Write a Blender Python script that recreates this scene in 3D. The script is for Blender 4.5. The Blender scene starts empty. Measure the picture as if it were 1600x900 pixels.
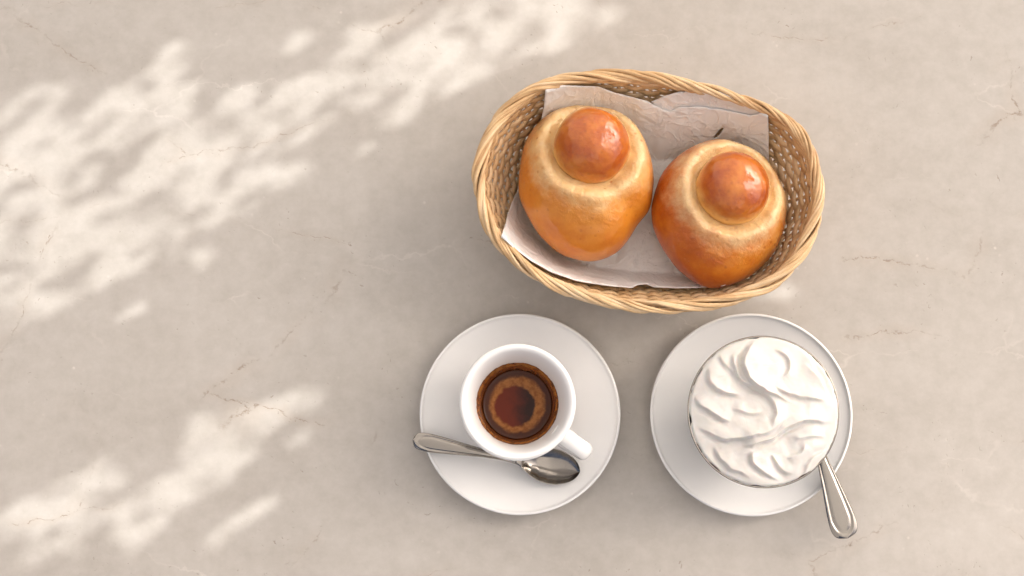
import bpy, math, random
import numpy as np
from mathutils import Vector, Matrix

random.seed(7)
rng = np.random.default_rng(7)
S = bpy.context.scene
COL = S.collection

# ------------------------------------------------------------------ camera
F_PX = 2436.0                      # focal length in photograph pixels (1600 wide)
TILT = math.atan(300.0 / F_PX)     # the camera leans a little from straight down
DIST = F_PX * 0.00039              # 0.39 mm per pixel at the middle of the table
CAM_H = DIST * math.cos(TILT)
CAM = Vector((0.0, -DIST * math.sin(TILT), CAM_H))
cd = bpy.data.cameras.new('camera')
cd.sensor_width = 36.0
cd.lens = 36.0 * F_PX / 1600.0
cd.clip_start = 0.01
cd.clip_end = 100.0
cam = bpy.data.objects.new('camera', cd)
cam.location = CAM
cam.rotation_euler = (TILT, 0.0, 0.0)
COL.objects.link(cam)
S.camera = cam

# ------------------------------------------------------------------ light
SUN_AZ = math.radians(29.0)        # measured from +x towards +y
SUN_EL = math.radians(34.0)
SUN_DIR = Vector((math.cos(SUN_EL) * math.cos(SUN_AZ), math.cos(SUN_EL) * math.sin(SUN_AZ), math.sin(SUN_EL)))
world = bpy.data.worlds.new('World')
S.world = world
world.use_nodes = True
wn = world.node_tree.nodes
wl = world.node_tree.links
wn.clear()
sky = wn.new('ShaderNodeTexSky')
sky.sky_type = 'NISHITA'
sky.sun_disc = False
sky.sun_elevation = SUN_EL
sky.sun_rotation = math.pi / 2 - SUN_AZ
sky.air_density = 0.3
sky.dust_density = 8.0
sky.ozone_density = 0.0
bgn = wn.new('ShaderNodeBackground')
bgn.inputs['Strength'].default_value = 0.15
won = wn.new('ShaderNodeOutputWorld')
wl.new(sky.outputs[0], bgn.inputs['Color'])
wl.new(bgn.outputs[0], won.inputs['Surface'])
sd = bpy.data.lights.new('sun', 'SUN')
sd.energy = 2.8
sd.angle = math.radians(0.30)
sd.color = (1.0, 0.965, 0.92)
sun = bpy.data.objects.new('sun', sd)
sun.rotation_euler = SUN_DIR.to_track_quat('Z', 'Y').to_euler()
sun.location = SUN_DIR * 5
COL.objects.link(sun)

S.render.engine = 'CYCLES'
S.cycles.use_denoising = True
S.cycles.max_bounces = 7
S.cycles.transparent_max_bounces = 12
S.cycles.caustics_reflective = False
S.cycles.caustics_refractive = False
S.view_settings.view_transform = 'Standard'
S.view_settings.look = 'None'
S.view_settings.exposure = 0.6
S.view_settings.gamma = 1.0
S.view_settings.use_white_balance = True      # set for open shade, as the photographer did
S.view_settings.white_balance_temperature = 6250
S.view_settings.white_balance_tint = 7
S.view_settings.use_curve_mapping = False

# ------------------------------------------------------------------ helpers
_r = Vector((1, 0, 0))
_u = Vector((0, math.cos(TILT), math.sin(TILT)))
_f = Vector((0, math.sin(TILT), -math.cos(TILT)))


def ray(px, py):
    return (_f * F_PX + _r * (px - 800.0) + _u * (450.0 - py))


def at(px, py, z=0.0):
    """photograph pixel -> point on the level plane at height z"""
    d = ray(px, py)
    t = (z - CAM.z) / d.z
    return CAM + d * t


def tag(o, label=None, cat=None, group=None, kind=None):
    if label:
        o['label'] = label
    if cat:
        o['category'] = cat
    if group:
        o['group'] = group
    if kind:
        o['kind'] = kind
    return o


def empty(name, loc=(0, 0, 0), rz=0.0):
    o = bpy.data.objects.new(name, None)
    o.empty_display_size = 0.02
    o.location = loc
    o.rotation_euler = (0, 0, rz)
    COL.objects.link(o)
    return o


def mesh_obj(name, verts, faces, m, parent=None, smooth=True):
    me = bpy.data.meshes.new(name)
    me.from_pydata([tuple(map(float, v)) for v in verts], [], faces)
    me.update()
    if smooth:
        me.polygons.foreach_set('use_smooth', [True] * len(me.polygons))
    me.materials.append(m)
    o = bpy.data.objects.new(name, me)
    COL.objects.link(o)
    if parent is not None:
        o.parent = parent
    return o


def grid_faces(nu, nv, wrap_u=False, wrap_v=False, base=0):
    """vertex (i, j) is i * nv + j"""
    fs = []
    for i in range(nu if wrap_u else nu - 1):
        i2 = (i + 1) % nu
        for j in range(nv if wrap_v else nv - 1):
            j2 = (j + 1) % nv
            fs.append((base + i * nv + j, base + i2 * nv + j, base + i2 * nv + j2, base + i * nv + j2))
    return fs


def lathe(name, prof, m, parent=None, n=128):
    """profile of (r, z) turned about z; r = 0 ends become a fan"""
    verts, faces = [], []
    rings = []
    for r, z in prof:
        if r < 1e-7:
            rings.append([len(verts)])
            verts.append((0, 0, z))
        else:
            ring = []
            for k in range(n):
                a = 2 * math.pi * k / n
                ring.append(len(verts))
                verts.append((r * math.cos(a), r * math.sin(a), z))
            rings.append(ring)
    for a, b in zip(rings, rings[1:]):
        for k in range(n):
            k2 = (k + 1) % n
            if len(a) == 1 and len(b) == 1:
                continue
            if len(a) == 1:
                faces.append((a[0], b[k2], b[k]))
            elif len(b) == 1:
                faces.append((a[k], a[k2], b[0]))
            else:
                faces.append((a[k], a[k2], b[k2], b[k]))
    return mesh_obj(name, verts, faces, m, parent)


def smooth_profile(pts, n):
    """Catmull-Rom through profile points"""
    P = [np.array(p, float) for p in pts]
    P = [P[0] * 2 - P[1]] + P + [P[-1] * 2 - P[-2]]
    out = []
    for i in range(1, len(P) - 2):
        for k in range(n):
            t = k / n
            a, b, c, d = P[i - 1], P[i], P[i + 1], P[i + 2]
            out.append(0.5 * ((2 * b) + (-a + c) * t + (2 * a - 5 * b + 4 * c - d) * t * t + (-a + 3 * b - 3 * c + d) * t ** 3))
    out.append(P[-2])
    return [tuple(p) for p in out]


def tube(path, rads, sides, closed=False, frame=None, flat=None):
    """verts, faces of a tube along path (N,3); frame (N,3) = first cross axis; flat = second-axis radii"""
    P = np.asarray(path, float)
    N = len(P)
    if closed:
        T = np.roll(P, -1, 0) - np.roll(P, 1, 0)
    else:
        T = np.gradient(P, axis=0)
    T /= np.linalg.norm(T, axis=1)[:, None] + 1e-12
    if frame is None:
        A = np.tile(np.array([0, 0, 1.0]), (N, 1))
        bad = np.abs(T[:, 2]) > 0.95
        A[bad] = (1, 0, 0)
    else:
        A = np.asarray(frame, float)
    A = A - (A * T).sum(1)[:, None] * T
    A /= np.linalg.norm(A, axis=1)[:, None] + 1e-12
    B = np.cross(T, A)
    rads = np.broadcast_to(np.asarray(rads, float), (N,))
    r2 = rads if flat is None else np.broadcast_to(np.asarray(flat, float), (N,))
    verts = []
    for i in range(N):
        for k in range(sides):
            a = 2 * math.pi * k / sides
            verts.append(P[i] + A[i] * rads[i] * math.cos(a) + B[i] * r2[i] * math.sin(a))
    faces = grid_faces(N, sides, closed, True)
    if not closed:
        faces.append(tuple(range(sides - 1, -1, -1)))
        faces.append(tuple((N - 1) * sides + k for k in range(sides)))
    return verts, faces


# vectorised gradient noise --------------------------------------------------
_perm = rng.permutation(256)
_perm = np.concatenate([_perm, _perm, _perm])
_ang = rng.uniform(0, 2 * math.pi, 256)
_cz = rng.uniform(-1, 1, 256)
_grad = np.stack([np.sqrt(1 - _cz ** 2) * np.cos(_ang), np.sqrt(1 - _cz ** 2) * np.sin(_ang), _cz], 1)


def noise3(x, y, z=0.0):
    x, y, z = np.broadcast_arrays(np.asarray(x, float), np.asarray(y, float), np.asarray(z, float))
    xi, yi, zi = np.floor(x).astype(int), np.floor(y).astype(int), np.floor(z).astype(int)
    xf, yf, zf = x - xi, y - yi, z - zi
    w = lambda t: t * t * t * (t * (t * 6 - 15) + 10)
    u, v, s = w(xf), w(yf), w(zf)

    def g(dx, dy, dz):
        h = _perm[_perm[_perm[(xi + dx) & 255] + ((yi + dy) & 255)] + ((zi + dz) & 255)]
        G = _grad[h & 255]
        return G[..., 0] * (xf - dx) + G[..., 1] * (yf - dy) + G[..., 2] * (zf - dz)
    l = lambda a, b, t: a + (b - a) * t
    return 1.6 * l(l(l(g(0, 0, 0), g(1, 0, 0), u), l(g(0, 1, 0), g(1, 1, 0), u), v),
                   l(l(g(0, 0, 1), g(1, 0, 1), u), l(g(0, 1, 1), g(1, 1, 1), u), v), s)


def sstep(a, b, x):
    t = np.clip((np.asarray(x, float) - a) / (b - a), 0, 1)
    return t * t * (3 - 2 * t)


# ------------------------------------------------------------------ materials
class NT:
    def __init__(self, name):
        self.m = bpy.data.materials.new(name)
        self.m.use_nodes = True
        self.t = self.m.node_tree
        self.t.nodes.clear()
        self.out = self.t.nodes.new('ShaderNodeOutputMaterial')
        self.tc = None

    def n(self, kind, **inp):
        nd = self.t.nodes.new(kind)
        for k, v in inp.items():
            self.set(nd, k, v)
        return nd

    def set(self, nd, k, v):
        if k in nd.inputs:
            s = nd.inputs[k]
        else:
            s = nd.inputs[k.replace('_', ' ')]
        if isinstance(v, bpy.types.NodeSocket):
            self.t.links.new(v, s)
        elif isinstance(v, bpy.types.Node):
            self.t.links.new(v.outputs[0], s)
        else:
            s.default_value = v

    def obj(self):
        if self.tc is None:
            self.tc = self.t.nodes.new('ShaderNodeTexCoord')
        return self.tc.outputs['Object']

    def mapping(self, vec, scale=(1, 1, 1), rot=(0, 0, 0), loc=(0, 0, 0)):
        nd = self.n('ShaderNodeMapping')
        self.t.links.new(vec, nd.inputs['Vector'])
        nd.inputs['Scale'].default_value = scale
        nd.inputs['Rotation'].default_value = rot
        nd.inputs['Location'].default_value = loc
        return nd.outputs[0]

    def noise(self, vec, scale, detail=4, rough=0.55, dist=0.0, color=False):
        nd = self.n('ShaderNodeTexNoise', Scale=scale, Detail=detail, Roughness=rough, Distortion=dist)
        self.t.links.new(vec, nd.inputs['Vector'])
        return nd.outputs['Color' if color else 'Fac']

    def voronoi(self, vec, scale, feature='F1', rnd=1.0):
        nd = self.n('ShaderNodeTexVoronoi')
        nd.feature = feature
        nd.inputs['Scale'].default_value = scale
        nd.inputs['Randomness'].default_value = rnd
        self.t.links.new(vec, nd.inputs['Vector'])
        return nd.outputs['Distance']

    def math(self, op, a, b=None, c=None, clamp=False):
        nd = self.t.nodes.new('ShaderNodeMath')
        nd.operation = op
        nd.use_clamp = clamp
        for i, v in enumerate((a, b, c)):
            if v is None:
                continue
            if isinstance(v, bpy.types.NodeSocket):
                self.t.links.new(v, nd.inputs[i])
            else:
                nd.inputs[i].default_value = v
        return nd.outputs[0]

    def ramp(self, fac, stops, interp='LINEAR'):
        nd = self.t.nodes.new('ShaderNodeValToRGB')
        cr = nd.color_ramp
        cr.interpolation = interp
        while len(cr.elements) < len(stops):
            cr.elements.new(0.5)
        for e, (p, c) in zip(cr.elements, stops):
            e.position = p
            if not isinstance(c, (tuple, list)):
                c = (c, c, c)
            e.color = (*c, 1.0) if len(c) == 3 else c
        self.t.links.new(fac, nd.inputs[0])
        return nd.outputs[0]

    def maprange(self, v, a, b, c=0.0, d=1.0, smooth=True):
        nd = self.t.nodes.new('ShaderNodeMapRange')
        nd.interpolation_type = 'SMOOTHSTEP' if smooth else 'LINEAR'
        self.t.links.new(v, nd.inputs[0])
        for i, x in zip((1, 2, 3, 4), (a, b, c, d)):
            nd.inputs[i].default_value = x
        return nd.outputs[0]

    def mix(self, fac, a, b, mode='MIX'):
        nd = self.t.nodes.new('ShaderNodeMix')
        nd.data_type = 'RGBA'
        nd.blend_type = mode
        for s, v in ((nd.inputs[0], fac), (nd.inputs[6], a), (nd.inputs[7], b)):
            if isinstance(v, bpy.types.NodeSocket):
                self.t.links.new(v, s)
            elif isinstance(v, (tuple, list)):
                s.default_value = (*v, 1.0) if len(v) == 3 else v
            else:
                s.default_value = v
        return nd.outputs[2]

    def sep(self, vec):
        nd = self.t.nodes.new('ShaderNodeSeparateXYZ')
        self.t.links.new(vec, nd.inputs[0])
        return nd.outputs

    def bump(self, h, strength, dist, normal=None):
        nd = self.n('ShaderNodeBump', Strength=strength, Distance=dist)
        self.t.links.new(h, nd.inputs['Height'])
        if normal is not None:
            self.t.links.new(normal, nd.inputs['Normal'])
        return nd.outputs[0]

    def principled(self, **inp):
        nd = self.n('ShaderNodeBsdfPrincipled', **inp)
        self.t.links.new(nd.outputs[0], self.out.inputs['Surface'])
        return nd


def mat_table():
    k = NT('pale_stone')
    o = k.obj()
    w = k.noise(o, 9.0, 5, 0.6, color=True)
    vm = k.n('ShaderNodeVectorMath')
    vm.operation = 'MULTIPLY_ADD'
    k.t.links.new(w, vm.inputs[0])
    vm.inputs[1].default_value = (0.05, 0.05, 0.0)
    k.t.links.new(o, vm.inputs[2])
    warped = vm.outputs[0]
    w2 = k.noise(o, 60.0, 4, 0.65, color=True)
    vm2 = k.n('ShaderNodeVectorMath')
    vm2.operation = 'MULTIPLY_ADD'
    k.t.links.new(w2, vm2.inputs[0])
    vm2.inputs[1].default_value = (0.014, 0.014, 0.0)
    k.t.links.new(warped, vm2.inputs[2])
    rot = (0, 0, math.radians(-27))
    vein_c = k.mapping(vm2.outputs[0], (1.0, 2.6, 1.0), rot)
    vein_c2 = k.mapping(vm2.outputs[0], (1.3, 3.3, 1.0), (0, 0, math.radians(-38)), (3.1, 1.7, 0))
    # clouds of tone
    clouds = k.noise(k.mapping(warped, (1, 2.2, 1), rot), 7.0, 6, 0.6)
    fine = k.noise(o, 90.0, 6, 0.7)
    tone = k.math('MULTIPLY_ADD', fine, 0.5, k.math('MULTIPLY', clouds, 0.5))
    base = k.ramp(tone, [(0.30, (0.385, 0.350, 0.310)), (0.5, (0.455, 0.420, 0.380)), (0.70, (0.52, 0.486, 0.447))])
    # pale veins
    e2 = k.voronoi(vein_c2, 5.5, 'DISTANCE_TO_EDGE')
    m2 = k.maprange(k.noise(o, 14.0, 3, 0.6), 0.50, 0.66)
    v2 = k.math('MULTIPLY', k.maprange(e2, 0.0, 0.011, 1.0, 0.0), m2)
    base = k.mix(k.math('MULTIPLY', v2, 0.22), base, (0.74, 0.69, 0.63))
    # dark broken veins
    e1 = k.voronoi(vein_c, 5.0, 'DISTANCE_TO_EDGE')
    m1 = k.maprange(k.noise(k.mapping(o, loc=(5, 2, 0)), 11.0, 4, 0.65), 0.47, 0.66)
    brk = k.maprange(k.noise(o, 210.0, 3, 0.7), 0.40, 0.60)
    line = k.math('MULTIPLY', k.math('MULTIPLY', k.maprange(e1, 0.0, 0.0075, 1.0, 0.0), m1), brk)
    base = k.mix(k.math('MULTIPLY', line, 0.75), base, (0.20, 0.145, 0.10))
    # halo round the dark veins
    halo = k.math('MULTIPLY', k.maprange(e1, 0.0, 0.06, 1.0, 0.0), m1)
    base = k.mix(k.math('MULTIPLY', halo, 0.22), base, (0.43, 0.35, 0.28))
    # pits and flecks
    sp = k.voronoi(vm2.outputs[0], 240.0)
    ms = k.maprange(k.noise(k.mapping(o, loc=(1, 7, 0)), 26.0, 4, 0.7), 0.47, 0.66)
    pits = k.math('MULTIPLY', k.maprange(sp, 0.05, 0.17, 1.0, 0.0), ms)
    base = k.mix(k.math('MULTIPLY', pits, 0.65), base, (0.22, 0.17, 0.125))
    sw = k.voronoi(k.mapping(o, loc=(0.3, 0.9, 0)), 150.0)
    mw = k.maprange(k.noise(k.mapping(o, loc=(4, 1, 0)), 30.0, 4, 0.7), 0.56, 0.70)
    fl = k.math('MULTIPLY', k.maprange(sw, 0.06, 0.2, 1.0, 0.0), mw)
    base = k.mix(k.math('MULTIPLY', fl, 0.5), base, (0.74, 0.69, 0.63))
    h = k.math('SUBTRACT', k.math('MULTIPLY', fine, 0.3), k.math('ADD', line, pits))
    nb = k.bump(h, 0.35, 0.0004)
    rough = k.maprange(tone, 0.3, 0.7, 0.42, 0.6)
    k.principled(Base_Color=base, Roughness=rough, Normal=nb, Specular_IOR_Level=0.35)
    return k.m


def mat_ceramic(name, stain=False):
    k = NT(name)
    o = k.obj()
    n1 = k.noise(o, 40.0, 4, 0.6)
    base = k.ramp(n1, [(0.3, (0.82, 0.81, 0.795)), (0.7, (0.84, 0.83, 0.815))])
    rough = k.maprange(k.noise(o, 120.0, 4, 0.6), 0.3, 0.7, 0.20, 0.25)
    if stain:
        s = k.sep(o)
        rad = k.math('SQRT', k.math('ADD', k.math('MULTIPLY', s[0], s[0]), k.math('MULTIPLY', s[1], s[1])))
        wob = k.math('MULTIPLY', k.math('SUBTRACT', k.noise(o, 160.0, 5, 0.65), 0.5), 0.0042)
        zz = k.math('ADD', s[2], wob)
        inside = k.math('LESS_THAN', rad, 0.0262)
        below = k.maprange(zz, 0.0372, 0.0380, 1.0, 0.0)
        above_floor = k.math('GREATER_THAN', s[2], 0.012)
        fac = k.math('MULTIPLY', k.math('MULTIPLY', inside, below), above_floor)
        band = k.maprange(zz, 0.026, 0.038, 0.0, 1.0, smooth=False)
        sc = k.ramp(band, [(0.0, (0.10, 0.022, 0.004)), (0.38, (0.17, 0.045, 0.008)), (0.62, (0.40, 0.165, 0.035)), (0.90, (0.36, 0.135, 0.03)), (1.0, (0.10, 0.03, 0.01))])
        blot = k.noise(o, 220.0, 5, 0.6)
        sc = k.mix(k.maprange(blot, 0.42, 0.64), sc, (0.20, 0.06, 0.012))
        # stray drips above the line
        dr = k.maprange(k.noise(o, 420.0, 2, 0.5), 0.66, 0.74)
        dz = k.math('MULTIPLY', k.maprange(s[2], 0.0375, 0.044, 1.0, 0.0), k.math('MULTIPLY', dr, inside))
        base = k.mix(k.math('MULTIPLY', dz, 0.5), base, (0.35, 0.17, 0.06))
        base = k.mix(fac, base, sc)
    k.principled(Base_Color=base, Roughness=rough, Coat_Weight=0.5, Coat_Roughness=0.06, Subsurface_Weight=0.0)
    return k.m


def mat_steel():
    k = NT('polished_steel')
    o = k.obj()
    br = k.noise(k.mapping(o, (3, 90, 90)), 10.0, 4, 0.6)
    sm = k.noise(o, 180.0, 4, 0.6)
    rough = k.math('ADD', k.maprange(br, 0.3, 0.7, 0.10, 0.20), k.maprange(sm, 0.4, 0.7, 0.0, 0.08))
    nb = k.bump(k.noise(o, 900.0, 2, 0.5), 0.03, 0.0002)
    k.principled(Base_Color=(0.36, 0.33, 0.295, 1), Metallic=1.0, Roughness=rough, Normal=nb)
    return k.m


def mat_wicker(name, a, b, c):
    k = NT(name)
    o = k.obj()
    inf = k.n('ShaderNodeObjectInfo').outputs['Random']
    n1 = k.noise(o, 130.0, 4, 0.6)
    n2 = k.noise(o, 28.0, 3, 0.55)
    t = k.math('ADD', k.math('MULTIPLY', n1, 0.35), k.math('ADD', k.math('MULTIPLY', n2, 0.45), k.math('MULTIPLY', inf, 0.22)))
    base = k.ramp(t, [(0.32, a), (0.52, b), (0.70, c)])
    fib = k.noise(k.mapping(o, (1, 1, 3)), 900.0, 3, 0.6)
    base = k.mix(k.maprange(fib, 0.55, 0.75, 0.0, 0.35), base, a)
    nb = k.bump(fib, 0.35, 0.0004)
    k.principled(Base_Color=base, Roughness=0.42, Normal=nb, Specular_IOR_Level=0.45, Coat_Weight=0.12, Coat_Roughness=0.25)
    return k.m


def mat_paper():
    k = NT('greaseproof_paper')
    o = k.obj()
    n1 = k.noise(o, 30.0, 4, 0.6)
    base = k.ramp(n1, [(0.35, (0.88, 0.86, 0.835)), (0.7, (0.92, 0.905, 0.885))])
    gs = k.maprange(k.noise(k.mapping(o, loc=(2, 3, 1)), 22.0, 3, 0.5), 0.52, 0.72)
    base = k.mix(k.math('MULTIPLY', gs, 0.30), base, (0.74, 0.60, 0.46))
    fk = k.maprange(k.voronoi(o, 160.0), 0.04, 0.10, 1.0, 0.0)
    fm = k.maprange(k.noise(o, 70.0, 2, 0.5), 0.60, 0.66)
    base = k.mix(k.math('MULTIPLY', k.math('MULTIPLY', fk, fm), 0.8), base, (0.28, 0.19, 0.12))
    r1 = k.math('ABSOLUTE', k.math('SUBTRACT', k.noise(o, 34.0, 4, 0.55, 0.6), 0.5))
    r2 = k.math('ABSOLUTE', k.math('SUBTRACT', k.noise(k.mapping(o, loc=(3, 1, 2)), 75.0, 3, 0.5, 0.8), 0.5))
    h = k.math('ADD', k.math('MULTIPLY', k.maprange(r1, 0.0, 0.09, 1.0, 0.0, smooth=False), 1.6),
               k.math('ADD', k.math('MULTIPLY', k.maprange(r2, 0.0, 0.07, 1.0, 0.0, smooth=False), 0.8), k.math('MULTIPLY', k.noise(o, 260.0, 4, 0.6), 0.5)))
    nb = k.bump(h, 0.5, 0.0007)
    d = k.n('ShaderNodeBsdfPrincipled', Base_Color=base, Roughness=0.6, Normal=nb, Specular_IOR_Level=0.25)
    tr = k.n('ShaderNodeBsdfTranslucent', Color=base, Normal=nb)
    mx = k.n('ShaderNodeMixShader')
    mx.inputs[0].default_value = 0.08
    k.t.links.new(d.outputs[0], mx.inputs[1])
    k.t.links.new(tr.outputs[0], mx.inputs[2])
    k.t.links.new(mx.outputs[0], k.out.inputs['Surface'])
    return k.m


def mat_bun(name, ox, oy, rk, dark, seed):
    """egg-washed crust: pale stretched dough in the ring round the knob, browned elsewhere"""
    k = NT(name)
    o = k.obj()
    s = k.sep(o)
    dx = k.math('SUBTRACT', s[0], ox)
    dy = k.math('SUBTRACT', s[1], oy)
    d = k.math('SQRT', k.math('ADD', k.math('MULTIPLY', dx, dx), k.math('MULTIPLY', dy, dy)))
    off = k.mapping(o, loc=(seed, seed * 1.7, 0.3))
    wob = k.math('MULTIPLY', k.math('SUBTRACT', k.noise(off, 70.0, 6, 0.66), 0.5), 0.024)
    dn = k.math('DIVIDE', k.math('ADD', d, wob), rk)
    n1 = k.noise(off, 26.0, 5, 0.6)
    n2 = k.noise(off, 95.0, 5, 0.6)
    t = k.math('ADD', k.math('MULTIPLY', n1, 0.7), k.math('MULTIPLY', n2, 0.3))
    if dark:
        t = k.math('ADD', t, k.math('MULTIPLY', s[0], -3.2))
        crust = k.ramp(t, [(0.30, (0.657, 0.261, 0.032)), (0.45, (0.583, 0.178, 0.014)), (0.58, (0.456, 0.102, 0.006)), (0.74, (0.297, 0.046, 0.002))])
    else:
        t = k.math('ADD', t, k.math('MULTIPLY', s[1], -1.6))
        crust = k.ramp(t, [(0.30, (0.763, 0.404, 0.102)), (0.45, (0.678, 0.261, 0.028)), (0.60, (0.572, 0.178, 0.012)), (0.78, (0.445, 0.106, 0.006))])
    pale = k.mix(n2, (0.80, 0.63, 0.37), (0.74, 0.50, 0.21))
    ring = k.maprange(dn, 1.05, 1.95, 1.0, 0.0)
    col = k.mix(k.math('MULTIPLY', ring, 0.92), crust, pale)
    # paler, drier foot of the bun
    foot = k.maprange(k.math('ADD', s[2], k.math('MULTIPLY', wob, 0.6)), 0.004, 0.016, 1.0, 0.0)
    col = k.mix(k.math('MULTIPLY', foot, 0.8), col, (0.700, 0.361, 0.094))
    # freckles
    sp = k.voronoi(off, 210.0)
    sm = k.maprange(k.noise(off, 60.0, 3, 0.6), 0.45, 0.65)
    col = k.mix(k.math('MULTIPLY', k.math('MULTIPLY', k.maprange(sp, 0.08, 0.3, 1.0, 0.0), sm), 0.8), col, (0.424, 0.120, 0.012))
    sp2 = k.voronoi(k.mapping(off, loc=(0.106, 0.172, 0.220)), 330.0)
    wr = k.voronoi(k.mapping(off, (1, 1, 0.6)), 150.0, 'DISTANCE_TO_EDGE')
    wr2 = k.noise(off, 210.0, 4, 0.62, 1.6)
    zone = k.math('MULTIPLY', k.maprange(dn, 1.0, 1.15), k.maprange(dn, 1.75, 2.15, 1.0, 0.0))
    crink = k.math('ADD', k.math('MULTIPLY', k.maprange(wr, 0.0, 0.25, 1.0, 0.0), 0.25), wr2)
    h = k.math('ADD', k.math('MULTIPLY', crink, k.math('MULTIPLY_ADD', zone, 2.0, 0.10)),
               k.math('ADD', k.math('MULTIPLY', n2, 0.5), k.math('MULTIPLY', k.maprange(sp2, 0.0, 0.22, 1.0, 0.0), 0.5)))
    nb = k.bump(h, 0.40, 0.0010)
    k.principled(Base_Color=col, Roughness=0.5, Specular_IOR_Level=0.2, Normal=nb, Subsurface_Weight=0.15, Subsurface_Radius=(0.006, 0.003, 0.001),
                 Subsurface_Scale=1.0, Coat_Weight=0.75, Coat_IOR=1.55, Coat_Roughness=0.03, Coat_Normal=nb)
    return k.m


def mat_knob(name, rk, seed):
    k = NT(name)
    o = k.obj()
    s = k.sep(o)
    off = k.mapping(o, loc=(seed, seed * 1.3, 0.7))
    wob = k.math('SUBTRACT', k.noise(off, 95.0, 5, 0.6), 0.5)
    z = k.math('DIVIDE', k.math('ADD', s[2], k.math('MULTIPLY', wob, 0.009)), rk)
    n1 = k.noise(off, 60.0, 5, 0.62)
    brown = k.ramp(n1, [(0.30, (0.583, 0.189, 0.014)), (0.47, (0.498, 0.125, 0.007)), (0.60, (0.403, 0.079, 0.004)), (0.78, (0.276, 0.041, 0.002))])
    g = k.maprange(z, 0.02, 0.40, 0.0, 1.0)
    col = k.mix(g, (0.784, 0.430, 0.110), brown)
    sp = k.voronoi(off, 190.0)
    col = k.mix(k.math('MULTIPLY', k.maprange(sp, 0.06, 0.28, 1.0, 0.0), 0.35), col, (0.265, 0.052, 0.006))
    wr = k.noise(off, 260.0, 4, 0.6, 0.8)
    sp2 = k.voronoi(k.mapping(off, loc=(0.424, 0.086, 0.110)), 230.0)
    h = k.math('ADD', k.math('MULTIPLY', wr, 0.9), k.math('MULTIPLY', k.maprange(sp2, 0.0, 0.3, 1.0, 0.0), 0.6))
    nb = k.bump(h, 0.22, 0.0009)
    k.principled(Base_Color=col, Roughness=0.5, Specular_IOR_Level=0.2, Normal=nb, Coat_Weight=0.95, Coat_IOR=1.6, Coat_Roughness=0.025, Coat_Normal=nb)
    return k.m


def mat_coffee():
    k = NT('espresso')
    o = k.obj()
    s = k.sep(o)
    wob = k.math('MULTIPLY', k.math('SUBTRACT', k.noise(o, 120.0, 6, 0.65), 0.5), 0.0060)
    r = k.math('SQRT', k.math('ADD', k.math('MULTIPLY', s[0], s[0]), k.math('MULTIPLY', s[1], s[1])))
    r0 = k.math('ADD', r, wob)
    dx = k.math('ADD', s[0], 0.0012)
    dy = k.math('ADD', s[1], 0.0008)
    rc = k.math('ADD', k.math('SQRT', k.math('ADD', k.math('MULTIPLY', dx, dx), k.math('MULTIPLY', dy, dy))), wob)
    crema_n = k.noise(o, 260.0, 5, 0.65)
    crema = k.mix(k.maprange(crema_n, 0.35, 0.65), (0.19, 0.060, 0.010), (0.31, 0.120, 0.025))
    coffee_refl = k.mix(k.maprange(k.math('ADD', s[0], k.math('MULTIPLY', wob, 3.0)), -0.006, 0.008), (0.105, 0.013, 0.002), (0.022, 0.005, 0.002))  # dark coffee middle, with a dark reflection painted into its colour
    col = k.mix(k.maprange(rc, 0.0108, 0.0128), coffee_refl, crema)
    col = k.mix(k.maprange(r0, 0.0148, 0.0174), col, (0.055, 0.014, 0.004))
    nb = k.bump(crema_n, 0.10, 0.0003)
    k.principled(Base_Color=col, Roughness=0.10, Normal=nb, Specular_IOR_Level=0.25)
    return k.m


def mat_cream():
    k = NT('whipped_cream')
    o = k.obj()
    n = k.noise(o, 350.0, 4, 0.6)
    base = k.ramp(k.noise(o, 60.0, 3, 0.5), [(0.3, (0.67, 0.635, 0.595)), (0.7, (0.71, 0.68, 0.645))])
    nb = k.bump(n, 0.06, 0.0004)
    k.principled(Base_Color=base, Roughness=0.34, Normal=nb, Subsurface_Weight=0.4, Subsurface_Radius=(0.005, 0.003, 0.0018),
                 Subsurface_Scale=0.6, Specular_IOR_Level=0.32)
    return k.m


def mat_leaf():
    k = NT('leaf')
    o = k.obj()
    c = k.ramp(k.noise(o, 25.0, 3, 0.5), [(0.3, (0.045, 0.06, 0.022)), (0.7, (0.085, 0.10, 0.038))])
    k.principled(Base_Color=c, Roughness=0.5)
    return k.m


def mat_bark():
    k = NT('bark')
    o = k.obj()
    n = k.noise(k.mapping(o, (1, 1, 0.3)), 90.0, 5, 0.65)
    c = k.ramp(n, [(0.3, (0.08, 0.055, 0.035)), (0.7, (0.20, 0.15, 0.10))])
    k.principled(Base_Color=c, Roughness=0.85, Normal=k.bump(n, 0.6, 0.003))
    return k.m


def mat_canvas():
    k = NT('canvas')
    o = k.obj()
    n = k.noise(o, 300.0, 3, 0.6)
    c = k.ramp(n, [(0.3, (0.90, 0.87, 0.83)), (0.7, (0.94, 0.91, 0.87))])
    d = k.n('ShaderNodeBsdfDiffuse', Color=c)
    tr = k.n('ShaderNodeBsdfTranslucent', Color=c)
    mx = k.n('ShaderNodeMixShader')
    mx.inputs[0].default_value = 0.66
    k.t.links.new(d.outputs[0], mx.inputs[1])
    k.t.links.new(tr.outputs[0], mx.inputs[2])
    k.t.links.new(mx.outputs[0], k.out.inputs['Surface'])
    return k.m


M_table = mat_table()
M_cer = mat_ceramic('glazed_white_china')
M_cup = mat_ceramic('glazed_white_china_stained', True)
M_steel = mat_steel()
M_wick = mat_wicker('willow', (0.46, 0.26, 0.11), (0.68, 0.455, 0.235), (0.80, 0.60, 0.375))
M_paper = mat_paper()
M_coffee = mat_coffee()
M_cream = mat_cream()

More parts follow.
